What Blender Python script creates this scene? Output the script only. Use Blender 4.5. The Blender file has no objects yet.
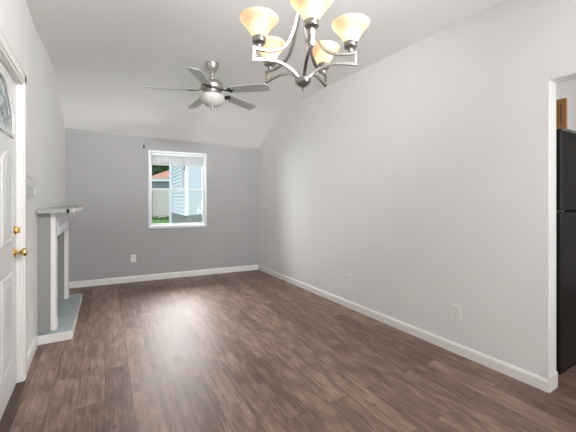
import bpy, bmesh, math, random
from mathutils import Matrix, Vector
random.seed(7)
PI = math.pi
SC = bpy.context.scene
C = SC.collection

# ------------------------------------------------------------ camera, sky, light
F = 315.0
YAW = math.atan2(194.0, F)
cam_d = bpy.data.cameras.new('camera')
cam = bpy.data.objects.new('camera', cam_d)
C.objects.link(cam)
cam.location = (0, 0, 1.27)
cam.rotation_euler = (PI / 2, 0, -YAW)
cam_d.sensor_width = 36.0
cam_d.lens = 36.0 * F / 576.0
cam_d.shift_y = -16.0 / 576.0
cam_d.clip_start = 0.03
cam_d.clip_end = 200
SC.camera = cam

world = bpy.data.worlds.new('overcast_sky')
SC.world = world
world.use_nodes = True
wn = world.node_tree
bg = wn.nodes['Background']
tc = wn.nodes.new('ShaderNodeTexCoord')
sep = wn.nodes.new('ShaderNodeSeparateXYZ')
ramp = wn.nodes.new('ShaderNodeValToRGB')
ramp.color_ramp.elements[0].position = 0.0
ramp.color_ramp.elements[0].color = (0.86, 0.92, 1.0, 1)
ramp.color_ramp.elements[1].position = 0.6
ramp.color_ramp.elements[1].color = (0.92, 0.96, 1.0, 1)
wn.links.new(tc.outputs['Generated'], sep.inputs[0])
wn.links.new(sep.outputs['Z'], ramp.inputs['Fac'])
wn.links.new(ramp.outputs['Color'], bg.inputs['Color'])
bg.inputs['Strength'].default_value = 1.3

SC.view_settings.view_transform = 'Standard'
SC.view_settings.look = 'None'
SC.view_settings.gamma = 1.0
SC.view_settings.use_curve_mapping = False
SC.view_settings.exposure = 0.22

def area(name, loc, rot, sx, sy, power, col=(1, 1, 1)):
    d = bpy.data.lights.new(name, 'AREA')
    d.shape = 'RECTANGLE'
    d.size, d.size_y, d.energy, d.color = sx, sy, power, col
    o = bpy.data.objects.new(name, d)
    C.objects.link(o)
    o.location, o.rotation_euler = loc, rot
    return o
sun_d = bpy.data.lights.new('sun', 'SUN'); sun_d.energy = 1.2; sun_d.angle = math.radians(6)
sun = bpy.data.objects.new('sun', sun_d); C.objects.link(sun)
sun.rotation_euler = Vector((0.16, 0.34, -0.92)).to_track_quat('-Z', 'Y').to_euler()
def aim(d):
    return Vector(d).to_track_quat('-Z', 'Y').to_euler()
# added fill panel inside the unseen rear wall, in place of window daylight
area('rear_fill', (1.5, -2.12, 1.5), aim((-0.22, 1.0, 0.05)), 1.6, 1.7, 12, (0.99, 0.995, 1.0))
# added fill lamp in the kitchen, out of view, brightening the left wall
area('kitchen_fill', (3.9, -1.2, 1.5), aim((-1.0, 0.50, 0.10)), 1.6, 1.5, 4, (1.0, 0.99, 0.975))
area('kitchen_ceiling_fill', (4.4, 0.6, 2.38), (0, 0, 0), 1.0, 1.0, 2.5, (1.0, 0.97, 0.92))  # added out of view to brighten the kitchen, no fixture there
# added fill panel above the view, evening out the far half of the room
area('high_fill', (0.95, 0.10, 2.52), aim((-0.06, 1.0, 0.0)), 1.1, 0.22, 31, (0.985, 0.995, 1.0)).data.spread = math.radians(105)
# added panel outside, above the window view, that makes the floor sheen
area('sheen_panel', (1.85, 8.3, 3.55), aim((0, -0.90, -0.42)), 2.8, 1.7, 520, (1.0, 0.985, 0.97))
# unseen fill lamp outside left of the back window, brightening the right wall
area('side_fill', (-0.05, 6.7, 1.9), aim((1.2, -1.3, -0.12)), 1.1, 1.3, 85, (0.93, 0.97, 1.0))
# added lamp behind the camera, imitating light bounced off the ceiling
area('bounce_fill', (2.2, -1.7, 1.2), aim((-0.30, 0.66, 0.78)), 0.6, 1.4, 47, (0.985, 0.995, 1.0))

# ------------------------------------------------------------ helpers
def lin(r, g, b):
    def f(v):
        v /= 255.0
        return v / 12.92 if v <= 0.04045 else ((v + 0.055) / 1.055) ** 2.4
    return (f(r), f(g), f(b), 1.0)

def mat(name, col, rough=0.5, metal=0.0, noise=0.0, nscale=8.0, bump=0.0, bscale=60.0, spec=0.5, stretch=(1, 1, 1)):
    m = bpy.data.materials.new(name)
    m.use_nodes = True
    nt = m.node_tree
    p = nt.nodes['Principled BSDF']
    p.inputs['Base Color'].default_value = col
    p.inputs['Roughness'].default_value = rough
    p.inputs['Metallic'].default_value = metal
    p.inputs['Specular IOR Level'].default_value = spec
    t = nt.nodes.new('ShaderNodeTexCoord')
    mp = nt.nodes.new('ShaderNodeMapping')
    mp.inputs['Scale'].default_value = stretch
    nt.links.new(t.outputs['Object'], mp.inputs[0])
    n = nt.nodes.new('ShaderNodeTexNoise')
    n.inputs['Scale'].default_value = nscale
    n.inputs['Detail'].default_value = 4
    nt.links.new(mp.outputs[0], n.inputs['Vector'])
    mx = nt.nodes.new('ShaderNodeMix')
    mx.data_type = 'RGBA'
    mx.inputs[6].default_value = tuple(c * (1 - noise) for c in col[:3]) + (1,)
    mx.inputs[7].default_value = tuple(min(1, c * (1 + noise)) for c in col[:3]) + (1,)
    nt.links.new(n.outputs['Fac'], mx.inputs[0])
    nt.links.new(mx.outputs[2], p.inputs['Base Color'])
    if bump:
        b2 = nt.nodes.new('ShaderNodeTexNoise')
        b2.inputs['Scale'].default_value = bscale
        b2.inputs['Detail'].default_value = 3
        nt.links.new(mp.outputs[0], b2.inputs['Vector'])
        bp = nt.nodes.new('ShaderNodeBump')
        bp.inputs['Strength'].default_value = bump
        bp.inputs['Distance'].default_value = 0.01
        nt.links.new(b2.outputs['Fac'], bp.inputs['Height'])
        nt.links.new(bp.outputs[0], p.inputs['Normal'])
    return m

def tag(o, label=None, cat=None, group=None, kind=None):
    if label: o['label'] = label
    if cat: o['category'] = cat
    if group: o['group'] = group
    if kind: o['kind'] = kind
    return o

def empty(name, loc=(0, 0, 0), rz=0.0):
    o = bpy.data.objects.new(name, None)
    o.empty_display_size = 0.1
    C.objects.link(o)
    o.location = loc
    o.rotation_euler = (0, 0, rz)
    return o

def obj(name, bm, m, parent=None, smooth=False, bevel=0.0):
    bmesh.ops.recalc_face_normals(bm, faces=bm.faces)
    me = bpy.data.meshes.new(name)
    bm.to_mesh(me)
    bm.free()
    if smooth:
        for p in me.polygons: p.use_smooth = True
    me.materials.append(m)
    o = bpy.data.objects.new(name, me)
    C.objects.link(o)
    if parent: o.parent = parent
    if bevel:
        b = o.modifiers.new('bevel', 'BEVEL')
        b.width = bevel; b.segments = 2; b.limit_method = 'ANGLE'
    if smooth:
        e = o.modifiers.new('edges', 'EDGE_SPLIT')
        e.split_angle = math.radians(40)
    return o

def bx(bm, x0, x1, y0, y1, z0, z1, M=None):
    vs = [bm.verts.new(Vector(c)) for c in ((x0,y0,z0),(x1,y0,z0),(x1,y1,z0),(x0,y1,z0),(x0,y0,z1),(x1,y0,z1),(x1,y1,z1),(x0,y1,z1))]
    if M is not None:
        for v in vs: v.co = M @ v.co
    for f in ((0,1,2,3),(4,5,6,7),(0,1,5,4),(1,2,6,5),(2,3,7,6),(3,0,4,7)):
        bm.faces.new([vs[i] for i in f])
    return bm

def box(*a, **k): return bx(bmesh.new(), *a, **k)

def prism(bm, pts, z0, z1, M=None):
    """polygon pts (x,y) extruded in z"""
    a = [bm.verts.new((p[0], p[1], z0)) for p in pts]
    b = [bm.verts.new((p[0], p[1], z1)) for p in pts]
    if M is not None:
        for v in a + b: v.co = M @ v.co
    bm.faces.new(a); bm.faces.new(b)
    n = len(pts)
    for i in range(n):
        bm.faces.new((a[i], a[(i+1) % n], b[(i+1) % n], b[i]))
    return bm

def lathe(bm, prof, n=32, M=None, close=True):
    rings = []
    for r, z in prof:
        if r < 1e-5:
            rings.append([bm.verts.new((0, 0, z))])
        else:
            rings.append([bm.verts.new((r*math.cos(2*PI*i/n), r*math.sin(2*PI*i/n), z)) for i in range(n)])
    if M is not None:
        for ring in rings:
            for v in ring: v.co = M @ v.co
    for a, b in zip(rings, rings[1:]):
        for i in range(n):
            j = (i+1) % n
            if len(a) == 1 and len(b) == 1: continue
            if len(a) == 1: bm.faces.new((a[0], b[i], b[j]))
            elif len(b) == 1: bm.faces.new((a[i], a[j], b[0]))
            else: bm.faces.new((a[i], a[j], b[j], b[i]))
    if close:
        for ring in (rings[0], rings[-1]):
            if len(ring) > 2: bm.faces.new(ring)
    return bm

def strip(bm, path, w, t, side):
    """rectangular bar along path; side = constant direction of its width w, thickness t in the bending plane"""
    side = Vector(side).normalized()
    P = [Vector(p) for p in path]
    prev = None
    for i, p in enumerate(P):
        if i == 0: d = (P[1]-p).normalized(); k = 1
        elif i == len(P)-1: d = (p-P[-2]).normalized(); k = 1
        else:
            d1 = (p-P[i-1]).normalized(); d2 = (P[i+1]-p).normalized()
            d = (d1+d2).normalized(); k = 1/max(0.5, d.dot(d1))
        n = side.cross(d).normalized()
        ring = [bm.verts.new(p + side*sx*w/2 + n*sy*t/2*k) for sx, sy in ((-1,-1),(1,-1),(1,1),(-1,1))]
        if prev:
            for a in range(4):
                b = (a+1) % 4
                bm.faces.new((prev[a], prev[b], ring[b], ring[a]))
        else: bm.faces.new(ring)
        prev = ring
    bm.faces.new(prev)
    return bm

def tube(bm, path, r, n=10):
    P = [Vector(p) for p in path]
    prev = None
    up = Vector((0.13, 0.21, 0.97)).normalized()
    for i, p in enumerate(P):
        d = (P[min(i+1, len(P)-1)] - P[max(i-1, 0)]).normalized()
        a = d.cross(up)
        if a.length < 1e-3: a = d.cross(Vector((1, 0, 0)))
        a.normalize(); b = d.cross(a)
        ring = [bm.verts.new(p + r*(a*math.cos(2*PI*k/n) + b*math.sin(2*PI*k/n))) for k in range(n)]
        if prev:
            for k in range(n):
                bm.faces.new((prev[k], prev[(k+1) % n], ring[(k+1) % n], ring[k]))
        else: bm.faces.new(ring)
        prev = ring
    bm.faces.new(prev)
    return bm

def catmull(pts, n=6):
    out = []
    P = [Vector(p) for p in pts]
    for i in range(len(P)-1):
        p0 = P[max(i-1, 0)]; p1 = P[i]; p2 = P[i+1]; p3 = P[min(i+2, len(P)-1)]
        for k in range(n):
            t = k/n
            out.append(0.5*((2*p1) + (p2-p0)*t + (2*p0-5*p1+4*p2-p3)*t*t + (3*p1-p0-3*p2+p3)*t**3))
    out.append(P[-1])
    return out

# ------------------------------------------------------------ materials
M_wall = mat('light_wall_paint', lin(232, 231, 228), 0.6, noise=0.02, nscale=2.5, bump=0.12, bscale=90)
M_gray = mat('grey_wall_paint', lin(175, 174, 174), 0.6, noise=0.03, nscale=2.0, bump=0.12, bscale=90)
M_ceil = mat('ceiling_paint', lin(243, 243, 242), 0.7, noise=0.015, nscale=2, bump=0.2, bscale=120)
M_trim = mat('white_trim_paint', lin(236, 234, 230), 0.35, noise=0.02, nscale=12)
M_door = mat('white_door_paint', lin(226, 226, 226), 0.35, noise=0.01, nscale=5)
M_vinyl = mat('white_vinyl', lin(228, 230, 232), 0.3, noise=0.01)
M_blind = mat('white_blind_slats', lin(214, 216, 218), 0.5, noise=0.02)
M_outlet = mat('outlet_plastic', lin(236, 235, 230), 0.3, noise=0.01)
M_slot = mat('dark_slot', lin(60, 58, 55), 0.6)
M_nickel = mat('brushed_nickel', (0.52, 0.49, 0.46, 1), 0.34, metal=1.0, noise=0.12, nscale=40, stretch=(1, 1, 6))
M_satin = mat('satin_nickel', (0.37, 0.35, 0.33, 1), 0.3, metal=1.0, noise=0.1, nscale=40)
M_brass = mat('polished_brass', (0.80, 0.58, 0.25, 1), 0.18, metal=1.0, noise=0.05)
M_mantel = mat('grey_mantel_paint', lin(163, 166, 160), 0.45, noise=0.05, nscale=14)
M_surround = mat('grey_surround_paint', lin(150, 150, 147), 0.5, noise=0.05, nscale=9)
M_hearthtop = mat('blue_grey_hearth_paint', lin(160, 168, 171), 0.45, noise=0.08, nscale=10)
M_firebox = mat('grey_firebox_paint', lin(150, 154, 162), 0.55, noise=0.05)
M_frieze = mat('white_frieze_paint', lin(235, 236, 240), 0.4, noise=0.03, nscale=30)
M_chip = mat('dark_chipped_wood', lin(28, 25, 22), 0.8)
M_black = mat('black_appliance', lin(30, 29, 29), 0.28, noise=0.15, nscale=4)
M_blackside = mat('black_appliance_side', lin(12, 12, 13), 0.5)
M_oak = mat('oak_cabinet', lin(196, 146, 94), 0.45, noise=0.25, nscale=6, stretch=(6, 6, 0.6))
M_blade = mat('silver_fan_blade', lin(186, 186, 186), 0.3, metal=0.2, noise=0.06, nscale=6, stretch=(1, 8, 1))
M_thresh = mat('dark_wood_threshold', lin(70, 48, 38), 0.5, noise=0.3, nscale=20)
M_dark = mat('blackened_metal', lin(35, 32, 30), 0.4, metal=0.6)
M_siding = mat('pale_blue_siding', lin(208, 218, 232), 0.5, noise=0.02, nscale=2)
M_stone = mat('grey_block_foundation', lin(140, 145, 150), 0.85, noise=0.25, nscale=6, bump=0.5, bscale=8)
M_stucco = mat('blue_grey_garage_wall', lin(142, 148, 158), 0.9, noise=0.3, nscale=5)
M_fence = mat('beige_fence', lin(200, 196, 192), 0.7, noise=0.04)
M_white_ext = mat('white_exterior_paint', lin(226, 232, 240), 0.5, noise=0.02)
M_bark = mat('bark', lin(90, 75, 60), 0.9, noise=0.3)
M_glassdark = mat('dark_window_glass', lin(70, 84, 98), 0.1)

def lawn_mat():
    m = mat('lawn_grass', lin(84, 128, 62), 0.9, noise=0.45, nscale=5, bump=0.8, bscale=30)
    return m
M_lawn = lawn_mat()
M_leaf = mat('tree_leaves', lin(62, 92, 52), 0.8, noise=0.6, nscale=2.5)
M_hedge = mat('hedge_leaves', lin(70, 96, 58), 0.8, noise=0.6, nscale=8)

def roof_mat():
    m = mat('terracotta_shingles', lin(176, 134, 116), 0.85, noise=0.25, nscale=5, bump=0.5, bscale=12)
    nt = m.node_tree
    return m
M_roof = roof_mat()

def glass_mat():
    m = bpy.data.materials.new('window_glass'); m.use_nodes = True
    nt = m.node_tree; nt.nodes.clear()
    out = nt.nodes.new('ShaderNodeOutputMaterial')
    tr = nt.nodes.new('ShaderNodeBsdfTransparent'); tr.inputs[0].default_value = (0.98, 0.98, 0.985, 1)
    gl = nt.nodes.new('ShaderNodeBsdfGlossy'); gl.inputs['Roughness'].default_value = 0.02
    fr = nt.nodes.new('ShaderNodeFresnel'); fr.inputs[0].default_value = 1.18
    mx = nt.nodes.new('ShaderNodeMixShader')
    nt.links.new(fr.outputs[0], mx.inputs[0]); nt.links.new(tr.outputs[0], mx.inputs[1]); nt.links.new(gl.outputs[0], mx.inputs[2])
    nt.links.new(mx.outputs[0], out.inputs[0])
    return m
M_glass = glass_mat()

def frosted(name, col, trans=0.7):
    m = bpy.data.materials.new(name); m.use_nodes = True
    nt = m.node_tree; nt.nodes.clear()
    out = nt.nodes.new('ShaderNodeOutputMaterial')
    df = nt.nodes.new('ShaderNodeBsdfDiffuse')
    tl = nt.nodes.new('ShaderNodeBsdfTranslucent')
    gl = nt.nodes.new('ShaderNodeBsdfGlossy'); gl.inputs['Roughness'].default_value = 0.25
    n = nt.nodes.new('ShaderNodeTexNoise'); n.inputs['Scale'].default_value = 14; n.inputs['Detail'].default_value = 5
    t = nt.nodes.new('ShaderNodeTexCoord'); nt.links.new(t.outputs['Object'], n.inputs['Vector'])
    r = nt.nodes.new('ShaderNodeValToRGB')
    r.color_ramp.elements[0].position = 0.35; r.color_ramp.elements[0].color = (col[0]*0.93, col[1]*0.87, col[2]*0.78, 1)
    r.color_ramp.elements[1].position = 0.65; r.color_ramp.elements[1].color = col
    nt.links.new(n.outputs['Fac'], r.inputs[0])
    for s in (df, tl): nt.links.new(r.outputs[0], s.inputs[0])
    a = nt.nodes.new('ShaderNodeMixShader'); a.inputs[0].default_value = trans
    nt.links.new(df.outputs[0], a.inputs[1]); nt.links.new(tl.outputs[0], a.inputs[2])
    b = nt.nodes.new('ShaderNodeMixShader'); b.inputs[0].default_value = 0.05
    nt.links.new(a.outputs[0], b.inputs[1]); nt.links.new(gl.outputs[0], b.inputs[2])
    nt.links.new(b.outputs[0], out.inputs[0])
    return m
M_shade = frosted('alabaster_glass', lin(242, 230, 210), 0.6)
M_bowl = frosted('frosted_white_glass', lin(232, 233, 230), 0.35)

def emis(name, col, s):
    m = bpy.data.materials.new(name); m.use_nodes = True
    nt = m.node_tree; nt.nodes.clear()
    out = nt.nodes.new('ShaderNodeOutputMaterial'); e = nt.nodes.new('ShaderNodeEmission')
    e.inputs[0].default_value = col; e.inputs[1].default_value = s
    nt.links.new(e.outputs[0], out.inputs[0]); return m
M_bulb = emis('lit_bulb', (1, 0.95, 0.86, 1), 11)

def leaded_mat():
    m = mat('leaded_door_glass', lin(160, 180, 180), 0.12, noise=0.0)
    nt = m.node_tree; p = nt.nodes['Principled BSDF']
    v = nt.nodes.new('ShaderNodeTexVoronoi'); v.inputs['Scale'].default_value = 16
    t = nt.nodes.new('ShaderNodeTexCoord'); nt.links.new(t.outputs['Object'], v.inputs['Vector'])
    r = nt.nodes.new('ShaderNodeValToRGB')
    r.color_ramp.elements[0].color = lin(120, 140, 142); r.color_ramp.elements[1].color = lin(196, 212, 210)
    nt.links.new(v.outputs['Color'], r.inputs[0]); nt.links.new(r.outputs[0], p.inputs['Base Color'])
    return m
M_leaded = leaded_mat()

def floor_mat():
    m = bpy.data.materials.new('vinyl_plank_floor'); m.use_nodes = True
    nt = m.node_tree; p = nt.nodes['Principled BSDF']; L = nt.links.new
    t = nt.nodes.new('ShaderNodeTexCoord')
    mp = nt.nodes.new('ShaderNodeMapping')
    mp.inputs['Rotation'].default_value = (0, 0, math.radians(91.5))
    L(t.outputs['Object'], mp.inputs[0])
    br = nt.nodes.new('ShaderNodeTexBrick')
    br.inputs['Scale'].default_value = 1.0
    br.inputs['Brick Width'].default_value = 1.15
    br.inputs['Row Height'].default_value = 0.152
    br.inputs['Mortar Size'].default_value = 0.0016
    br.inputs['Mortar Smooth'].default_value = 0.3
    br.inputs['Bias'].default_value = 0.0
    br.offset = 0.37; br.offset_frequency = 2
    br.inputs['Color1'].default_value = (0, 0, 0, 1); br.inputs['Color2'].default_value = (1, 1, 1, 1)
    br.inputs['Mortar'].default_value = (0.5, 0.5, 0.5, 1)
    L(mp.outputs[0], br.inputs['Vector'])
    # per-plank shift of the grain
    sc = nt.nodes.new('ShaderNodeVectorMath'); sc.operation = 'SCALE'; sc.inputs['Scale'].default_value = 7.0
    L(br.outputs['Color'], sc.inputs[0])
    ad = nt.nodes.new('ShaderNodeVectorMath'); ad.operation = 'ADD'
    L(mp.outputs[0], ad.inputs[0]); L(sc.outputs[0], ad.inputs[1])
    m2 = nt.nodes.new('ShaderNodeMapping'); m2.inputs['Scale'].default_value = (2.2, 34, 1)
    L(ad.outputs[0], m2.inputs[0])
    g = nt.nodes.new('ShaderNodeTexNoise'); g.inputs['Scale'].default_value = 2.2; g.inputs['Detail'].default_value = 9; g.inputs['Roughness'].default_value = 0.72; g.inputs['Distortion'].default_value = 0.6
    L(m2.outputs[0], g.inputs['Vector'])
    m3 = nt.nodes.new('ShaderNodeMapping'); m3.inputs['Scale'].default_value = (1.6, 5, 1)
    L(ad.outputs[0], m3.inputs[0])
    b = nt.nodes.new('ShaderNodeTexNoise'); b.inputs['Scale'].default_value = 3.0; b.inputs['Detail'].default_value = 4
    L(m3.outputs[0], b.inputs['Vector'])
    r1 = nt.nodes.new('ShaderNodeValToRGB')
    e = r1.color_ramp.elements
    e[0].position = 0.34; e[0].color = lin(74, 53, 45)
    e[1].position = 0.68; e[1].color = lin(168, 140, 126)
    k = e.new(0.5); k.color = lin(117, 92, 81)
    mixf = nt.nodes.new('ShaderNodeMath'); mixf.operation = 'MULTIPLY_ADD'; mixf.inputs[1].default_value = 0.52
    L(g.outputs['Fac'], mixf.inputs[0])
    bb = nt.nodes.new('ShaderNodeMath'); bb.operation = 'MULTIPLY'; bb.inputs[1].default_value = 0.42
    L(b.outputs['Fac'], bb.inputs[0])
    sx = nt.nodes.new('ShaderNodeSeparateColor'); L(br.outputs['Color'], sx.inputs[0])
    pp = nt.nodes.new('ShaderNodeMath'); pp.operation = 'MULTIPLY_ADD'; pp.inputs[1].default_value = 0.10
    L(sx.outputs[0], pp.inputs[0]); L(bb.outputs[0], pp.inputs[2]); L(pp.outputs[0], mixf.inputs[2])
    L(mixf.outputs[0], r1.inputs[0])
    # dark knots
    v = nt.nodes.new('ShaderNodeTexVoronoi'); v.inputs['Scale'].default_value = 3.0
    m4 = nt.nodes.new('ShaderNodeMapping'); m4.inputs['Scale'].default_value = (1, 1.8, 1)
    L(mp.outputs[0], m4.inputs[0]); L(m4.outputs[0], v.inputs['Vector'])
    kr = nt.nodes.new('ShaderNodeValToRGB')
    kr.color_ramp.elements[0].position = 0.035; kr.color_ramp.elements[0].color = (0.25, 0.2, 0.18, 1)
    kr.color_ramp.elements[1].position = 0.075; kr.color_ramp.elements[1].color = (1, 1, 1, 1)
    L(v.outputs['Distance'], kr.inputs[0])
    mk = nt.nodes.new('ShaderNodeMix'); mk.data_type = 'RGBA'; mk.blend_type = 'MULTIPLY'; mk.inputs[0].default_value = 0.8
    L(r1.outputs[0], mk.inputs[6]); L(kr.outputs[0], mk.inputs[7])
    seam = nt.nodes.new('ShaderNodeMix'); seam.data_type = 'RGBA'
    L(br.outputs['Fac'], seam.inputs[0]); L(mk.outputs[2], seam.inputs[6]); seam.inputs[7].default_value = lin(74, 56, 49)
    L(seam.outputs[2], p.inputs['Base Color'])
    rr = nt.nodes.new('ShaderNodeMapRange'); rr.inputs[3].default_value = 0.36; rr.inputs[4].default_value = 0.54
    L(b.outputs['Fac'], rr.inputs[0]); L(rr.outputs[0], p.inputs['Roughness'])
    p.inputs['Specular IOR Level'].default_value = 0.5
    bp = nt.nodes.new('ShaderNodeBump'); bp.inputs['Strength'].default_value = 0.12; bp.inputs['Distance'].default_value = 0.004
    L(g.outputs['Fac'], bp.inputs['Height']); L(bp.outputs[0], p.inputs['Normal'])
    return m
M_floor = floor_mat()

# ------------------------------------------------------------ room shell
def S(o): o['kind'] = 'structure'; return o
XR = 2.56            # room face of the right wall
YN = -2.2            # wall behind the camera
XL = -0.432          # room face of the left wall near the door
LP = [(XL, YN), (XL, 3.5), (-0.395, 4.2), (-0.354, 5.52)]
BL = Vector((-0.354, 5.52, 0)); BR = Vector((XR, 5.19, 0))
bu = (BR - BL).normalized(); BLEN = (BR - BL).length
bnrm = Vector((-bu.y, bu.x, 0))      # outward (away from the room)
MB = Matrix(((bu.x, bnrm.x, 0, BL.x), (bu.y, bnrm.y, 0, BL.y), (0, 0, 1, 0), (0, 0, 0, 1)))   # local: x along the wall, y outward, z up
def lx(y):
    for (x0, y0), (x1, y1) in zip(LP, LP[1:]):
        if y <= y1: return x0 + (x1-x0)*(y-y0)/(y1-y0)
    return LP[-1][0]

bm = bmesh.new()
bx(bm, -0.62, 6.2, YN-0.15, 5.75, -0.06, 0.0)
S(obj('floor', bm, M_floor))

# back wall with the window hole
WU0, WU1, WZ0, WZ1 = 1.110, 1.980, 0.85, 2.04
bm = bmesh.new()
bx(bm, -0.25, WU0, 0, 0.14, -0.02, 2.62, MB)
bx(bm, WU1, BLEN+0.12, 0, 0.14, -0.02, 2.62, MB)
bx(bm, WU0, WU1, 0, 0.14, -0.02, WZ0, MB)
bx(bm, WU0, WU1, 0, 0.14, WZ1, 2.62, MB)
S(obj('wall_back', bm, M_gray))

# left wall (door opening y 1.87..2.86)
DY0, DY1, DZ = 1.87, 2.85, 2.085
bm = bmesh.new()
bx(bm, XL-0.13, XL, YN, DY0, -0.02, 2.86)
bx(bm, XL-0.13, XL, DY0, DY1, DZ, 2.86)
prism(bm, [(XL, DY1), (XL, 3.5), (-0.395, 4.2), (-0.352, 5.58), (XL-0.13, 5.58), (XL-0.13, DY1)], -0.02, 2.86)
S(obj('wall_left', bm, M_wall))

# right wall with the kitchen opening
OY0, OY1, OZ = -1.4, 0.868, 2.062
bm = prism(bmesh.new(), [(YN, -0.02), (OY0, -0.02), (OY0, OZ), (OY1, OZ), (OY1, -0.02), (5.30, -0.02), (5.30, 2.82), (YN, 2.82)], XR, XR+0.122,
           Matrix(((0, 0, 1, 0), (1, 0, 0, 0), (0, 1, 0, 0), (0, 0, 0, 1))))
S(obj('wall_right', bm, M_wall, bevel=0.004))

# wall behind the camera, with an unseen window added around the rear fill lamp
bm = bmesh.new()
bx(bm, XL-0.13, -0.25, YN-0.14, YN, -0.02, 2.82)
bx(bm, 2.45, 6.2, YN-0.14, YN, -0.02, 2.82)
bx(bm, -0.25, 2.45, YN-0.14, YN, -0.02, 0.55)
bx(bm, -0.25, 2.45, YN-0.14, YN, 2.35, 2.82)
S(obj('wall_rear', bm, M_wall))
w2 = S(empty('window_2', (1.1, YN-0.07, 0.55)))
bm = bmesh.new()
for a, b_ in ((-1.35, -1.29), (-0.03, 0.03), (1.29, 1.35)): bx(bm, a, b_, -0.03, 0.03, 0, 1.8)
for a, b_ in ((0, 0.06), (1.74, 1.8)): bx(bm, -1.35, 1.35, -0.03, 0.03, a, b_)
obj('window_frame', bm, M_vinyl, w2)
obj('pane', box(-1.3, 1.3, -0.003, 0.003, 0.05, 1.75), M_glass, w2)

# ceiling: flat, coving down to the back wall
prof = [  # (left y, left z, right y, right z)
    (YN-0.1, 2.74, YN-0.1, 2.735), (2.6, 2.745, 2.3, 2.735), (3.4, 2.755, 2.9, 2.735), (3.9, 2.76, 3.3, 2.727), (4.2, 2.755, 3.64, 2.708),
    (4.43, 2.738, 3.93, 2.677), (4.7, 2.69, 4.21, 2.628), (4.9, 2.63, 4.5, 2.540), (5.1, 2.545, 4.81, 2.410), (5.3, 2.430, 5.0, 2.308), (5.43, 2.352, 5.12, 2.235),
    (5.53, 2.295, 5.20, 2.195), (5.68, 2.21, 5.32, 2.12)]
pr = []
for i in range(len(prof)-1):
    for k in range(4):
        t = k/4
        p0 = prof[max(i-1, 0)]; p1 = prof[i]; p2 = prof[i+1]; p3 = prof[min(i+2, len(prof)-1)]
        if i < 2: pr.append(tuple(a+(b-a)*t for a, b in zip(p1, p2)))
        else: pr.append(tuple(0.5*((2*b)+(c-a)*t+(2*a-5*b+4*c-d)*t*t+(3*b-a-3*c+d)*t**3) for a, b, c, d in zip(p0, p1, p2, p3)))
pr.append(prof[-1])
bm = bmesh.new()
NX = 10
X0, X1 = XL-0.12, XR+0.10
low = []; top = []
for (ly, lz, ry, rz) in pr:
    rl, rt = [], []
    for i in range(NX+1):
        x = X0+(X1-X0)*i/NX
        s = (x+0.36)/(XR+0.36)
        y, z = ly+(ry-ly)*s, lz+(rz-lz)*s
        rl.append(bm.verts.new((x, y, z))); rt.append(bm.verts.new((x, y, z+0.10)))
    low.append(rl); top.append(rt)
n = len(low)
for j in range(n-1):
    for i in range(NX):
        bm.faces.new((low[j][i], low[j][i+1], low[j+1][i+1], low[j+1][i]))
        bm.faces.new((top[j][i], top[j][i+1], top[j+1][i+1], top[j+1][i]))
    for i in (0, NX): bm.faces.new((low[j][i], low[j+1][i], top[j+1][i], top[j][i]))
for j in (0, n-1):
    for i in range(NX): bm.faces.new((low[j][i], low[j][i+1], top[j][i+1], top[j][i]))
S(obj('ceiling', bm, M_ceil, smooth=True))

# baseboards (profiled: plinth plus rounded top)
def base_run(name, pts, h=0.085, t=0.013, sgn=1):
    bm = bmesh.new()
    for (a, b) in zip(pts, pts[1:]):
        a = Vector((a[0], a[1], 0)); b = Vector((b[0], b[1], 0))
        d = (b-a).normalized(); n = Vector((-d.y, d.x, 0))*sgn
        M = Matrix(((d.x, n.x, 0, a.x), (d.y, n.y, 0, a.y), (0, 0, 1, 0), (0, 0, 0, 1)))
        L = (b-a).length
        sec = [(0, 0), (t, 0), (t, h*0.78), (t*0.75, h*0.88), (t*0.35, h), (0, h)]
        q0 = [bm.verts.new(M @ Vector((0, y, z))) for y, z in sec]
        q1 = [bm.verts.new(M @ Vector((L, y, z))) for y, z in sec]
        bm.faces.new(q0); bm.faces.new(q1)
        for i in range(6): bm.faces.new((q0[i], q0[(i+1) % 6], q1[(i+1) % 6], q1[i]))
    return S(obj(name, bm, M_trim))
base_run('baseboard_back', [(BL.x+bu.x*0.02, BL.y+bu.y*0.02), (BR.x-bu.x*0.014, BR.y-bu.y*0.014)], 0.092, sgn=-1)
base_run('baseboard_right', [(XR, 0.868), (XR, 5.185)], 0.083, sgn=1)
base_run('baseboard_left', [(XL, 2.955), (XL, 3.492)], 0.10, sgn=-1)
bm = bmesh.new()
bx(bm, XR-0.013, XR+0.123, OY1-0.009, OY1, 0, 0.105)
S(obj('baseboard_opening', bm, M_trim, bevel=0.003))

# ------------------------------------------------------------ kitchen shell beyond the opening
S(obj('wall_kitchen', box(XR+0.122, 6.2, 2.35, 2.47, -0.02, 2.6), M_wall))
S(obj('wall_kitchen_right', box(6.08, 6.2, YN, 2.35, -0.02, 2.6), M_wall))
S(obj('ceiling_kitchen', box(XR+0.122, 6.2, YN, 2.47, 2.42, 2.52), M_ceil))

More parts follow.
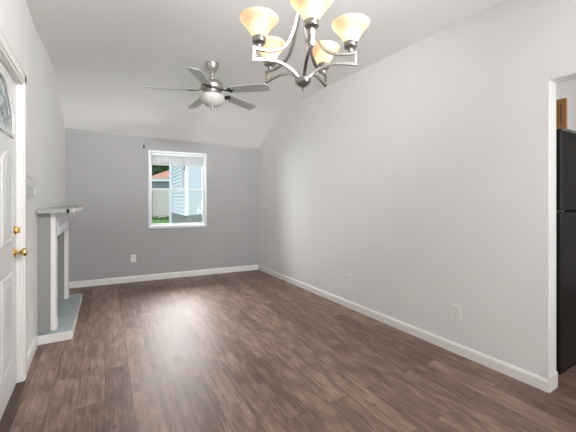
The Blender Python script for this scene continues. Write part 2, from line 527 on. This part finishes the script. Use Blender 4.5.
# ------------------------------------------------------------ front door
XD = XL-0.022          # face of the door slab
d1 = S(empty('door_1', (XD, 1.90, 0.012)))
DW, DH = 0.925, 2.055   # local: x into the room, y along, z up
bm = box(-0.042, 0, 0, DW, 0, DH)
obj('slab', bm, M_door, d1, bevel=0.002)
def raised(bm, y0, y1, z0, z1, arch=0.0):
    # frame moulding and raised field
    def outline(i, a):
        pts = [(y0+i, z0+i), (y1-i, z0+i)]
        N = 12
        for k in range(N+1):
            t = k/N
            y = (y1-i)+((y0+i)-(y1-i))*t
            pts.append((y, z1-i+a*math.sin(PI*t)))
        return pts
    levels = [(0.0, 0.000), (0.008, 0.007), (0.022, 0.007), (0.034, 0.001), (0.062, 0.008)]
    rings = [[bm.verts.new((h, y, z)) for y, z in outline(i, arch)] for i, h in levels]
    for a, b in zip(rings, rings[1:]):
        m = len(a)
        for k in range(m): bm.faces.new((a[k], a[(k+1) % m], b[(k+1) % m], b[k]))
    bm.faces.new(rings[-1])
for (a, b_) in ((0.13, 0.425), (0.50, 0.795)):
    bm = bmesh.new(); raised(bm, a, b_, 0.98, 1.50, 0.06); obj('upper_panel', bm, M_door, d1)
    bm = bmesh.new(); raised(bm, a, b_, 0.20, 0.79, 0.0); obj('lower_panel', bm, M_door, d1)
# fan light
cy, cz, rw, rh = 0.4625, 1.690, 0.295, 0.27
def ell(rw, rh, z, N=24): return [(cy+rw*math.cos(PI*k/N), z+rh*math.sin(PI*k/N)) for k in range(N+1)]
bm = bmesh.new()
o1, o2, o3 = ell(rw+0.035, rh+0.035, cz-0.03), ell(rw+0.015, rh+0.015, cz-0.012), ell(rw, rh, cz)
rs = []
for pts, h in ((o1, 0.0), (o1, 0.010), (o2, 0.016), (o3, 0.006), (o3, 0.0)):
    rs.append([bm.verts.new((h, y, z)) for y, z in pts])
for a, b_ in zip(rs, rs[1:]):
    m = len(a)
    for k in range(m): bm.faces.new((a[k], a[(k+1) % m], b_[(k+1) % m], b_[k]))
obj('fanlight_frame', bm, M_door, d1)
bm = bmesh.new()
a = [bm.verts.new((0.003, y, z)) for y, z in o3]; bm.faces.new(a)
a2 = [bm.verts.new((0.001, y, z)) for y, z in o3]; bm.faces.new(a2)
m = len(a)
for k in range(m): bm.faces.new((a[k], a[(k+1) % m], a2[(k+1) % m], a2[k]))
fg = obj('fanlight_glass', bm, M_leaded, d1)
bm = bmesh.new()
for ang in (25, 57, 90, 123, 155):
    t = math.radians(ang)
    strip(bm, [(0.0045, cy+0.10*math.cos(t), cz+0.09*math.sin(t)), (0.0045, cy+rw*math.cos(t), cz+rh*math.sin(t))], 0.003, 0.004, (1, 0, 0))
for k_ in (0.34, 0.68, 1.0):
    strip(bm, [(0.0045, cy+rw*k_*math.cos(PI*k/20), cz+rh*k_*math.sin(PI*k/20)) for k in range(21)], 0.003, 0.004, (1, 0, 0))
obj('leading', bm, M_nickel, fg)
# knob and deadbolt
MX = Matrix.Rotation(PI/2, 4, 'Y')
def knob(z, prof, name):
    bm = lathe(bmesh.new(), prof, 24, Matrix.Translation((0, DW-0.068, z)) @ MX)
    return obj(name, bm, M_brass, d1, smooth=True)
knob(0.905, [(0.0, 0), (0.033, 0), (0.033, 0.004), (0.026, 0.010), (0.012, 0.013), (0.011, 0.028), (0.016, 0.034), (0.027, 0.044), (0.029, 0.054), (0.024, 0.064), (0.010, 0.068), (0, 0.068)], 'door_knob')
db = knob(1.055, [(0.0, 0), (0.030, 0), (0.030, 0.005), (0.024, 0.012), (0.012, 0.014), (0, 0.014)], 'deadbolt')
obj('thumb_turn', box(0.012, 0.032, DW-0.074, DW-0.062, 1.035, 1.077), M_brass, db, bevel=0.003)
# jambs, stops and casing
bm = bmesh.new()
bx(bm, XL-0.13, XL+0.001, DY1-0.022, DY1, 0, DZ)
bx(bm, XL-0.13, XL+0.001, DY0, DY0+0.022, 0, DZ)
bx(bm, XL-0.13, XL+0.001, DY0, DY1, DZ-0.016, DZ)
S(obj('trim_1', bm, M_trim))
bm = bmesh.new()
def casing_piece(bm, a, b_, zdir):
    pass
cw = 0.098
for (y0, y1) in ((DY1-0.012, DY1-0.012+cw), (DY0+0.012-cw, DY0+0.012)):
    bx(bm, XL, XL+0.012, y0, y1, 0, DZ-0.012+cw)
    bx(bm, XL, XL+0.019, y0+0.02, y1-0.012, 0, DZ-0.03+cw)
bx(bm, XL, XL+0.0121, DY0+0.012-cw, DY1-0.012+cw, DZ-0.012, DZ-0.012+cw)
bx(bm, XL, XL+0.019, DY0-0.06, DY1+0.06, DZ+0.010, DZ-0.030+cw)
bx(bm, XL, XL+0.0215, DY0-0.078, DY1+0.078, DZ-0.034+cw, DZ-0.016+cw)
S(obj('trim_2', bm, M_trim, bevel=0.002))
S(obj('trim_3', box(XL-0.13, XL+0.028, DY0+0.022, DY1-0.022, 0, 0.011), M_thresh, bevel=0.003))
# something solid behind the door opening (porch side is not seen)

# ------------------------------------------------------------ back window
w1 = S(empty('window_1', tuple(MB @ Vector((WU0, 0, WZ0))), math.atan2(bu.y, bu.x)))
WW, WH = WU1-WU0, WZ1-WZ0
bm = bmesh.new()   # flat outer casing flange and jamb liner
fl = 0.019
for (a, b_, c, d) in ((-fl, 0.010, -fl, WH+fl), (WW-0.010, WW+fl, -fl, WH+fl), (0.010, WW-0.010, -fl, 0.006), (0.010, WW-0.010, WH-0.012, WH+fl)):
    bx(bm, a, b_, -0.008, 0.135, c, d)
obj('window_frame', bm, M_vinyl, w1, bevel=0.0015)
MID = 0.592
def sash(name, z0, z1, y0, y1, r=0.036, rb=0.036, rt=0.036):
    bm = bmesh.new()
    bx(bm, 0.012, 0.012+r, y0, y1, z0, z1); bx(bm, WW-0.012-r, WW-0.012, y0, y1, z0, z1)
    bx(bm, 0.012+r, WW-0.012-r, y0, y1, z0, z0+rb); bx(bm, 0.012+r, WW-0.012-r, y0, y1, z1-rt, z1)
    s = obj(name, bm, M_vinyl, w1, bevel=0.0015)
    obj('pane', box(0.012+r, WW-0.012-r, (y0+y1)/2-0.002, (y0+y1)/2+0.002, z0+rb, z1-rt), M_glass, s)
    return s
sash('upper_sash', MID-0.012, WH-0.014, 0.096, 0.126, 0.024, 0.024, 0.03)
sl = sash('lower_sash', 0.010, MID+0.014, 0.060, 0.090, 0.024, 0.026, 0.024)
obj('sash_lock', box(WW/2-0.03, WW/2+0.03, 0.064, 0.086, MID+0.0145, MID+0.027), M_vinyl, sl, bevel=0.003)
obj('window_sill', box(-fl-0.004, WW+fl+0.004, -0.020, 0.03, -fl-0.016, -fl+0.004), M_vinyl, w1, bevel=0.002)

# raised blind at the head of the window
Mw = MB @ Matrix.Translation((WU0, 0, WZ0))
bl = empty('window_blind', tuple(Mw @ Vector((WW/2, 0.02, WH-0.03))), math.atan2(bu.y, bu.x))
tag(bl, 'white slatted blind pulled up tight at the head of the back window', 'blind')
hw = WW/2-0.020
obj('head_rail', box(-hw, hw, -0.012, 0.009, -0.020, 0.012), M_vinyl, bl, bevel=0.002)
bm = bmesh.new()
for k in range(16):
    z = -0.024-0.0085*k
    bx(bm, -hw+0.004, hw-0.004, -0.012, 0.0085, z-0.0052, z)
obj('slat_stack', bm, M_blind, bl)
obj('bottom_rail', box(-hw+0.002, hw-0.002, -0.013, 0.009, -0.180, -0.162), M_blind, bl, bevel=0.002)

# bracket left on the wall
br_ = MB @ Vector((WU0-0.082, 0, 2.112))
bk = tag(empty('curtain_bracket', tuple(br_), math.atan2(bu.y, bu.x)), 'small dark curtain rod bracket on grey wall left above the window', 'bracket')
obj('plate', box(-0.011, 0.011, -0.004, 0, -0.025, 0.025), M_dark, bk, bevel=0.001)
bm = tube(bmesh.new(), [(0, -0.004, 0.0), (0, -0.03, 0.0), (0, -0.036, 0.012)], 0.005, 8)
obj('hook', bm, M_dark, bk, smooth=True)

# ------------------------------------------------------------ outlets
def outlet(loc, rz, label):
    """local: faces -y"""
    t = tag(empty('wall_outlet', loc, rz), label, 'outlet', 'wall outlets around the room')
    obj('cover_plate', box(-0.037, 0.037, -0.007, 0, -0.059, 0.059), M_outlet, t, bevel=0.003)
    for s in (-1, 1):
        bm = bmesh.new()
        pts = [(0.017*math.cos(a)*1.0, 0.0145*math.sin(a)) for a in [2*PI*k/16 for k in range(16)]]
        M = Matrix(((1, 0, 0, 0), (0, 0, 1, 0), (0, 1, 0, s*0.021), (0, 0, 0, 1)))
        prism(bm, pts, -0.009, -0.0065, M)
        r = obj('receptacle', bm, M_outlet, t)
        bm = bmesh.new()
        bx(bm, -0.0075, -0.0045, -0.0096, -0.0088, s*0.021-0.002, s*0.021+0.007)
        bx(bm, 0.0045, 0.0075, -0.0096, -0.0088, s*0.021-0.002, s*0.021+0.006)
        bx(bm, -0.0025, 0.0025, -0.0096, -0.0088, s*0.021-0.010, s*0.021-0.005)
        obj('slots', bm, M_slot, r)
    obj('screw', lathe(bmesh.new(), [(0, 0), (0.0035, 0), (0.003, 0.0015), (0, 0.0015)], 10, Matrix.Translation((0, -0.0068, 0)) @ Matrix.Rotation(PI/2, 4, 'X')), M_nickel, t)
    return t
ab = math.atan2(bu.y, bu.x)
ub = (Vector((0.519, 5.42, 0))-BL).dot(bu)
outlet(tuple(MB @ Vector((ub, 0, 0.365))), ab, 'white duplex outlet low on the grey back wall below left of the window')
outlet((XR, 1.488, 0.345), -PI/2, 'white duplex outlet low on right wall nearest the kitchen opening')
outlet((XR, 2.766, 0.339), -PI/2, 'white duplex outlet midway along the right wall above the baseboard')
outlet((XR, 4.776, 0.382), -PI/2, 'small pale outlet on right wall close to the far corner')

# switch and old plate on the left wall
sw = tag(empty('wall_box', (XL, 3.02, 1.335), PI/2), 'small grey box with a thin wire above it on left wall beside the door casing', 'wall fitting')
obj('box_body', box(-0.025, 0.025, -0.055, 0, -0.040, 0.036), M_mantel, sw, bevel=0.004)
obj('cover', box(-0.02, 0.02, -0.058, -0.053, -0.038, 0.033), M_outlet, sw, bevel=0.002)
obj('wire', tube(bmesh.new(), catmull([(0, -0.05, 0.038), (0, -0.045, 0.07), (0, -0.02, 0.10), (0, -0.002, 0.125)], 5), 0.003, 8), M_surround, sw, smooth=True)
pl = tag(empty('wall_plate', (lx(3.87), 3.87, 1.675), PI/2), 'small blank plate painted over on the left wall above mantel', 'wall plate')
obj('plate', box(-0.040, 0.040, -0.004, 0, -0.07, 0.07), M_wall, pl, bevel=0.003)

# ------------------------------------------------------------ fireplace (local x out from the wall, y along it)
fa = math.atan2(0.038, 1.3)
fp = tag(empty('fireplace', (lx(3.49), 3.49, 0), -fa), 'painted fireplace surround with grey side, white pilasters and mantel shelf against left wall', 'fireplace')
fp.rotation_euler = (0, 0, -fa)
def fb(name, x0, x1, y0, y1, z0, z1, m, bevel=0.002): return obj(name, box(x0, x1, y0, y1, z0, z1), m, fp, bevel=bevel)
Bx = 0.094           # depth of the surround body
he = fb('hearth', 0.002, 0.264, 0, 1.31, 0, 0.078, M_trim)
obj('hearth_top', box(0.002, 0.262, 0.003, 1.307, 0.078, 0.082), M_hearthtop, he)
tag(he, 'white edged raised hearth base'); 
bm = bmesh.new()     # surround body with a recessed opening
bx(bm, 0.002, Bx, 0.07, 0.20, 0.082, 1.15); bx(bm, 0.002, Bx, 1.13, 1.26, 0.082, 1.15)
bx(bm, 0.002, Bx, 0.20, 1.13, 0.93, 1.15)
obj('surround', bm, M_surround, fp, bevel=0.002)
fb('firebox_panel', 0.002, 0.018, 0.20, 1.13, 0.082, 0.93, M_firebox)
for y0 in (0.075, 1.135):
    bm = bmesh.new()
    bx(bm, Bx, Bx+0.036, y0, y0+0.12, 0.082, 1.15)
    bx(bm, Bx+0.036, Bx+0.040, y0+0.02, y0+0.10, 0.17, 0.90)
    bx(bm, Bx, Bx+0.044, y0-0.004, y0+0.124, 0.082, 0.16)
    obj('pilaster', bm, M_trim, fp, bevel=0.002)
bm = bmesh.new()
bx(bm, Bx, Bx+0.034, 0.195, 1.135, 0.93, 1.15)
bx(bm, Bx+0.034, Bx+0.044, 0.195, 1.135, 0.93, 0.955)
bx(bm, Bx+0.034, Bx+0.044, 0.195, 1.135, 1.02, 1.045)
bx(bm, Bx+0.034, Bx+0.048, 0.195, 1.135, 1.12, 1.15)
for k in range(12):
    y = 0.22+k*0.076
    bx(bm, Bx+0.034, Bx+0.040, y, y+0.05, 0.965, 1.010)
obj('frieze', bm, M_frieze, fp, bevel=0.002)
ms = fb('mantel_shelf', 0.002, 0.272, -0.03, 1.31, 1.152, 1.192, M_mantel, 0.004)
bm = bmesh.new()
bx(bm, 0.218, 0.2635, -0.0315, 0.03, 1.1505, 1.188)
bx(bm, 0.236, 0.262, -0.033, 0.0, 1.156, 1.186)
obj('nosing', box(0.272, 0.280, -0.03, 1.31, 1.154, 1.190), M_trim, ms, bevel=0.003)
obj('chipped_spot', box(0.222, 0.244, -0.0315, 0.01, 1.1515, 1.188), M_chip, ms)

# ------------------------------------------------------------ refrigerator, cabinet
fr = tag(empty('refrigerator', (2.875, 0.90, 0)), 'black top-freezer refrigerator beyond the opening at right', 'refrigerator')
obj('body', box(0.0, 0.74, 0.065, 0.72, 0.02, 1.765), M_blackside, fr, bevel=0.006)
fd = obj('freezer_door', box(0.0, 0.74, 0.0, 0.06, 1.195, 1.79), M_black, fr, bevel=0.012)
rd = obj('fridge_door', box(0.0, 0.74, 0.0, 0.06, 0.03, 1.18), M_black, fr, bevel=0.012)
obj('toe_grille', box(0.01, 0.73, 0.01, 0.07, 0.0, 0.028), M_blackside, fr)
obj('handle', strip(bmesh.new(), catmull([(0.70, 0, 0.75), (0.70, -0.045, 0.79), (0.70, -0.05, 1.0), (0.70, -0.045, 1.11), (0.70, 0, 1.15)], 4), 0.022, 0.014, (1, 0, 0)), M_blackside, rd)
obj('handle', strip(bmesh.new(), catmull([(0.70, 0, 1.22), (0.70, -0.045, 1.25), (0.70, -0.05, 1.40), (0.70, -0.045, 1.52), (0.70, 0, 1.56)], 4), 0.022, 0.014, (1, 0, 0)), M_blackside, fd)
bm = bmesh.new()
bx(bm, -0.004, 0.03, -0.006, 0.05, 1.181, 1.194)
obj('hinge', bm, M_nickel, fr, bevel=0.002)

kc = tag(empty('wall_cabinet', (3.13, 0.95, 1.83)), 'short oak wall cabinet above the refrigerator', 'cabinet')
obj('body', box(0.0, 0.75, 0.345, 0.60, 0, 0.235), M_oak, kc, bevel=0.002)
bm = bmesh.new()
bx(bm, 0.0, 0.018, 0.0, 0.34, 0, 0.235)
bx(bm, -0.006, 0.0, 0.0, 0.34, 0, 0.04); bx(bm, -0.006, 0.0, 0.0, 0.34, 0.195, 0.235)
bx(bm, -0.006, 0.0, 0.0, 0.03, 0.04, 0.195); bx(bm, -0.006, 0.0, 0.30, 0.34, 0.04, 0.195)
obj('door', bm, M_oak, kc, bevel=0.002)
S(obj('trim_4', box(3.152, 6.0, 0.96, 1.00, 1.832, 1.905), M_trim))
S(obj('wall_kitchen_soffit', box(3.152, 6.0, 1.03, 1.10, 1.79, 2.42), M_wall))

# ------------------------------------------------------------ ceiling fan
fan = tag(empty('ceiling_fan', (1.088, 3.33, 0)), 'five-blade ceiling fan with brushed nickel motor and frosted glass bowl', 'ceiling fan')
def fl_(name, prof, m, par, n=36): return obj(name, lathe(bmesh.new(), prof, n), m, par, smooth=True)
fl_('canopy', [(0, 2.743), (0.072, 2.743), (0.072, 2.725), (0.064, 2.70), (0.048, 2.672), (0.034, 2.655), (0.030, 2.648), (0, 2.648)], M_nickel, fan)
fl_('downrod', [(0, 2.65), (0.013, 2.65), (0.013, 2.58), (0.024, 2.578), (0.026, 2.56), (0, 2.56)], M_nickel, fan)
fl_('motor_housing', [(0, 2.572), (0.04, 2.570), (0.085, 2.556), (0.112, 2.535), (0.120, 2.505), (0.120, 2.470), (0.108, 2.455), (0.085, 2.448), (0.085, 2.425), (0, 2.425)], M_nickel, fan)
ft = fl_('light_fitter', [(0, 2.428), (0.06, 2.428), (0.066, 2.415), (0.112, 2.410), (0.118, 2.398), (0.118, 2.390), (0, 2.390)], M_nickel, fan)
fl_('glass_bowl', [(0.128, 2.398), (0.133, 2.392), (0.130, 2.365), (0.115, 2.33), (0.085, 2.30), (0.045, 2.283), (0, 2.278)], M_bowl, fan)
fl_('finial', [(0, 2.286), (0.022, 2.284), (0.020, 2.274), (0.010, 2.268), (0.012, 2.258), (0.006, 2.246), (0, 2.244)], M_nickel, fan)
blade_me = None
for k in range(5):
    a = math.radians(22+72*k)
    M = Matrix.Translation((0, 0, 2.447)) @ Matrix.Rotation(a, 4, 'Z') @ Matrix.Rotation(math.radians(2.6), 4, 'Y') @ Matrix.Rotation(math.radians(-13), 4, 'X')
    bm = bmesh.new()
    outl = [(0.19, -0.050), (0.30, -0.058), (0.50, -0.066), (0.625, -0.066), (0.655, -0.040), (0.660, 0.0), (0.655, 0.050), (0.640, 0.066), (0.50, 0.066), (0.30, 0.058), (0.19, 0.050)]
    prism(bm, outl, -0.003, 0.003)
    b1 = obj('blade', bm, M_blade, fan, bevel=0.0015)
    b1.matrix_local = M
    bm = bmesh.new()
    strip(bm, [(0.08, 0, 0.012), (0.13, 0, 0.008), (0.165, 0, -0.005), (0.195, 0, -0.006)], 0.022, 0.006, (0, 1, 0))
    prism(bm, [(0.18, -0.012), (0.215, -0.042), (0.235, -0.040), (0.225, -0.012), (0.265, -0.006), (0.265, 0.006), (0.225, 0.012), (0.235, 0.040), (0.215, 0.042), (0.18, 0.012)], -0.0075, -0.0035)
    obj('blade_bracket', bm, M_dark, b1)

# ------------------------------------------------------------ chandelier
Zc = 1.60
CX = (303.3-288)*Zc/F
cxw = CX*math.cos(YAW)+Zc*math.sin(YAW); cyw = -CX*math.sin(YAW)+Zc*math.cos(YAW)
ch = tag(empty('chandelier', (round(cxw, 3), round(cyw, 3), 1.27)), 'brushed nickel five-arm chandelier with lit alabaster glass shades', 'chandelier')
fl_('hub', [(0, 0.553), (0.006, 0.556), (0.009, 0.563), (0.005, 0.570), (0.012, 0.574), (0.030, 0.583), (0.040, 0.598), (0.042, 0.612), (0.036, 0.616), (0, 0.618)], M_satin, ch)
fl_('column', [(0, 1.00), (0.016, 1.00), (0.026, 1.012), (0.026, 1.03), (0.012, 1.05), (0.012, 1.12), (0.018, 1.13), (0.018, 1.15), (0, 1.155)], M_satin, ch)
fl_('canopy', [(0, 1.472), (0.065, 1.472), (0.062, 1.455), (0.03, 1.438), (0, 1.436)], M_satin, ch)
bm = bmesh.new()
z = 1.150; k = 0
while z < 1.435:
    pts = []
    for i in range(13):
        a = 2*PI*i/12
        q = (0.010*math.cos(a), 0, z+0.017+0.019*math.sin(a))
        pts.append(q if k % 2 == 0 else (0, q[0], q[2]))
    tube(bm, pts, 0.0022, 6); z += 0.029; k += 1
obj('chain', bm, M_satin, ch)
view_ang = math.atan2(-cyw, -cxw)      # from the chandelier towards the door side
for k in range(5):
    a = -PI/2 - YAW + math.radians(6 + (0, 0, -2, 7, 0)[k]) + 2*PI*k/5
    d = Vector((math.cos(a), math.sin(a), 0)); sd = Vector((-math.sin(a), math.cos(a), 0))
    def R(r, z): return d*r + Vector((0, 0, z))
    upper = catmull([R(0.014, 1.02), R(0.030, 0.95), R(0.058, 0.845), R(0.098, 0.765), R(0.145, 0.732), R(0.200, 0.720), R(0.262, 0.722)], 6)
    lower = catmull([R(0.262, 0.664), R(0.205, 0.674), R(0.150, 0.677), R(0.095, 0.664), R(0.050, 0.638), R(0.026, 0.610)], 6)
    arm = obj('arm', strip(bmesh.new(), upper + lower, 0.014, 0.011, sd), M_satin, ch)
    T = Matrix.Translation(d*0.236)
    obj('socket_cup', lathe(bmesh.new(), [(0, 0.722), (0.006, 0.722), (0.013, 0.728), (0.013, 0.736), (0.007, 0.741), (0.010, 0.745), (0.030, 0.750), (0.033, 0.756), (0.029, 0.762), (0.031, 0.768), (0.034, 0.773), (0.030, 0.777), (0, 0.777)], 28, T), M_satin, arm, smooth=True)
    sp = [(0.029, 0.774), (0.035, 0.783), (0.043, 0.799), (0.053, 0.816), (0.067, 0.834), (0.080, 0.847), (0.089, 0.857), (0.093, 0.866), (0.090, 0.868), (0.086, 0.859), (0.077, 0.850), (0.063, 0.836), (0.050, 0.818), (0.040, 0.800), (0.032, 0.785), (0.026, 0.776)]
    shd = obj('shade', lathe(bmesh.new(), sp, 40, T, close=False), M_shade, ch, smooth=True)
    obj('bulb', lathe(bmesh.new(), [(0, 0.777), (0.012, 0.779), (0.014, 0.795), (0.021, 0.810), (0.024, 0.824), (0.020, 0.837), (0.010, 0.845), (0, 0.846)], 20, T), M_bulb, shd, smooth=True)

# ------------------------------------------------------------ outside the back window
def CW(X, Z, z=0.0):
    return Vector((X*math.cos(YAW)+Z*math.sin(YAW), -X*math.sin(YAW)+Z*math.cos(YAW), z))
GZ = -0.02
bm = bmesh.new()
q = [CW(-30, 6.3), CW(30, 6.3), CW(60, 80), CW(-80, 80)]
bx(bm, -45, 45, 5.85, 90, GZ-0.3, GZ-0.012)
g = obj('ground_outside', bm, M_lawn); g['kind'] = 'stuff'; tag(g, 'green mown lawn seen through the lower window sash', 'lawn')

# neighbouring house: lap siding over a block foundation
P0 = CW(-2.90, 9.0); P1 = CW(-4.35, 11.8); P2 = CW(-2.80, 11.2)
nh = tag(empty('neighbour_house', (0, 0, GZ)), 'neighbouring house with pale blue lap siding over grey block foundation', 'house')
back1 = CW(0.3, 15.5); cen = (P0+P1+P2+back1)/4
foot = [P1, P0, P2, back1]
def inset(pts, s): return [(p.x+(cen.x-p.x)*s, p.y+(cen.y-p.y)*s) for p in pts]
obj('foundation', prism(bmesh.new(), inset(foot, 0.01), 0.0, 0.85), M_stone, nh)
bm = bmesh.new()
prism(bm, inset(foot, 0.012), 0.85, 4.6)
def siding(bm, a, b, z0, z1, st=0.115):
    d = (b-a).normalized(); n = Vector((d.y, -d.x, 0))
    if n.dot(cen-a) > 0: n = -n
    z = z0
    while z < z1:
        v = [bm.verts.new(p) for p in (a+Vector((0, 0, z)), b+Vector((0, 0, z)), b+n*0.034+Vector((0, 0, z)), a+n*0.034+Vector((0, 0, z)), a+n*0.004+Vector((0, 0, z+st)), b+n*0.004+Vector((0, 0, z+st)), b+Vector((0, 0, z+st)), a+Vector((0, 0, z+st)))]
        bm.faces.new((v[0], v[1], v[2], v[3])); bm.faces.new((v[3], v[2], v[5], v[4])); bm.faces.new((v[4], v[5], v[6], v[7]))
        bm.faces.new((v[0], v[3], v[4], v[7])); bm.faces.new((v[1], v[2], v[5], v[6]))
        z += st
siding(bm, P1, P0, 0.84, 4.5); siding(bm, P0, P2, 0.84, 4.5)
obj('siding', bm, M_siding, nh)
obj('corner_board', bx(bmesh.new(), -0.04, 0.04, -0.04, 0.04, 0.85, 4.5, Matrix.Translation(P0)), M_white_ext, nh)
obj('downspout', bx(bmesh.new(), -0.045, 0.045, -0.045, 0.045, 0.0, 4.5, Matrix.Translation(P1+CW(-0.02, -0.06))), M_white_ext, nh)
def wall_rect(name, a, b, t0, t1, z0, z1, m, off, dep, par):
    d = (b-a).normalized(); n = Vector((d.y, -d.x, 0))
    if n.dot(cen-a) > 0: n = -n
    M = Matrix(((d.x, n.x, 0, a.x), (d.y, n.y, 0, a.y), (0, 0, 1, 0), (0, 0, 0, 1)))
    L = (b-a).length
    return obj(name, bx(bmesh.new(), t0*L, t1*L, off, off+dep, z0, z1, M), m, par)
wf = wall_rect('window_trim', P1, P0, 0.80, 0.965, 1.62, 2.6, M_white_ext, 0.0, 0.04, nh)
wall_rect('pane', P1, P0, 0.83, 0.945, 1.66, 2.55, M_glassdark, 0.04, 0.006, wf)
obj('roof', prism(bmesh.new(), inset(foot, -0.12), 4.6, 4.75), M_roof, nh)
wall_rect('porch_light', P0, P2, 0.03, 0.09, 2.15, 2.42, M_dark, 0.0, 0.10, nh)
wf = wall_rect('window_trim', P0, P2, 0.46, 0.9, 0.98, 2.2, M_white_ext, 0.0, 0.05, nh)
wall_rect('pane', P0, P2, 0.50, 0.86, 1.08, 2.14, M_white_ext, 0.05, 0.01, wf)
wall_rect('sill', P0, P2, 0.42, 0.86, 0.985, 1.03, M_dark, 0.05, 0.06, wf)

# low beige fence across the yard with a white gate
fn = tag(empty('garden_fence', tuple(CW(-9.0, 21.0, GZ)), -YAW), 'beige board fence at the back of the lawn', 'fence')
bm = bmesh.new()
for k in range(13):
    bx(bm, 0.12, 6.0, -0.02, 0.02, 0.05+k*0.152, 0.05+k*0.152+0.145)
obj('boards', bm, M_fence, fn)
for x in (0.1, 2.0, 4.0, 6.0): obj('post', box(x-0.06, x+0.06, -0.06, 0.06, 0, 2.08), M_fence, fn)
gt = tag(empty('yard_gate', tuple(CW(-10.1, 20.9, GZ)), -YAW), 'white vertical board gate beside the beige fence', 'gate')
bm = bmesh.new()
for k in range(6): bx(bm, 0.03+k*0.165, 0.03+k*0.165+0.145, -0.02, 0.02, 0.08, 1.95)
obj('boards', bm, M_white_ext, gt)
for x in (0.0, 1.02): obj('post', box(x-0.055, x+0.055, -0.06, 0.06, 0, 2.05), M_white_ext, gt)

# hedge at the fence foot
bm = bmesh.new()
for k in range(900):
    p = CW(-9.6+random.random()*3.6, 20.25+random.gauss(0, 0.10), GZ+abs(random.gauss(0, 0.10))+0.05)
    a = Vector((random.uniform(-1, 1), random.uniform(-1, 1), random.uniform(-.3, 1))).normalized()*0.045
    b = Vector((random.uniform(-1, 1), random.uniform(-1, 1), random.uniform(-.3, 1))).normalized()*0.03
    bm.faces.new([bm.verts.new(p+v) for v in (-a, b, a, -b)])
hd = obj('weeds', bm, M_hedge); tag(hd, 'low green weeds along the foot of the beige fence', 'weeds', kind='stuff')

# garage with hip roof
ga = tag(empty('garage', tuple(CW(-10.75, 24.0, GZ)), -YAW), 'garage with terracotta hip roof and white fascia behind the fence', 'garage')
obj('wall', box(0.25, 6.3, 0.3, 6.0, 0, 2.92), M_stucco, ga)
obj('fascia', box(0.0, 6.6, 0.0, 6.3, 2.72, 2.97), M_white_ext, ga)
bm = bmesh.new()
e = [bm.verts.new(v) for v in ((-0.05, -0.05, 2.97), (6.65, -0.05, 2.97), (6.65, 6.35, 2.97), (-0.05, 6.35, 2.97))]
r = [bm.verts.new(v) for v in ((3.1, 3.1, 4.75), (3.5, 3.1, 4.75))]
bm.faces.new(e); bm.faces.new((e[0], e[1], r[1], r[0])); bm.faces.new((e[1], e[2], r[1])); bm.faces.new((e[2], e[3], r[0], r[1])); bm.faces.new((e[3], e[0], r[0]))
obj('roof', bm, M_roof, ga)
gd = obj('garage_door', box(0.6, 3.0, 0.26, 0.30, 0, 2.2), M_fence, ga)

def tree(x, z, h, r, label):
    t = tag(empty('tree', tuple(CW(x, z, GZ))), label, 'tree', 'trees behind the garage')
    obj('trunk', tube(bmesh.new(), [(0, 0, 0), (0.1, 0, h*0.3), (0, 0.1, h*0.6), (0, 0, h*0.8)], 0.18, 8), M_bark, t)
    bm = bmesh.new()
    cl = [(random.uniform(-1, 1)*r, random.uniform(-1, 1)*r*0.6, h*0.35+random.random()*h*0.6, r*random.uniform(0.3, 0.5)) for _ in range(26)]
    for (cx_, cy_, cz_, rr) in cl:
        for _ in range(260):
            v = Vector((random.gauss(0, 1), random.gauss(0, 1), random.gauss(0, 1))).normalized()*rr*random.uniform(0.75, 1.05)
            p = Vector((cx_, cy_, cz_))+v
            a = Vector((random.uniform(-1, 1), random.uniform(-1, 1), random.uniform(-1, 1))).normalized()*0.16
            b = Vector((random.uniform(-1, 1), random.uniform(-1, 1), random.uniform(-1, 1))).normalized()*0.10
            bm.faces.new([bm.verts.new(p+q_) for q_ in (-a, b, a, -b)])
    obj('crown', bm, M_leaf, t)
tree(-16.4, 34.0, 6.6, 2.3, 'dark green leafy tree behind the garage, left of the two')
tree(-15.4, 41.5, 6.2, 2.1, 'leafy tree behind the garage roof, right of the two')
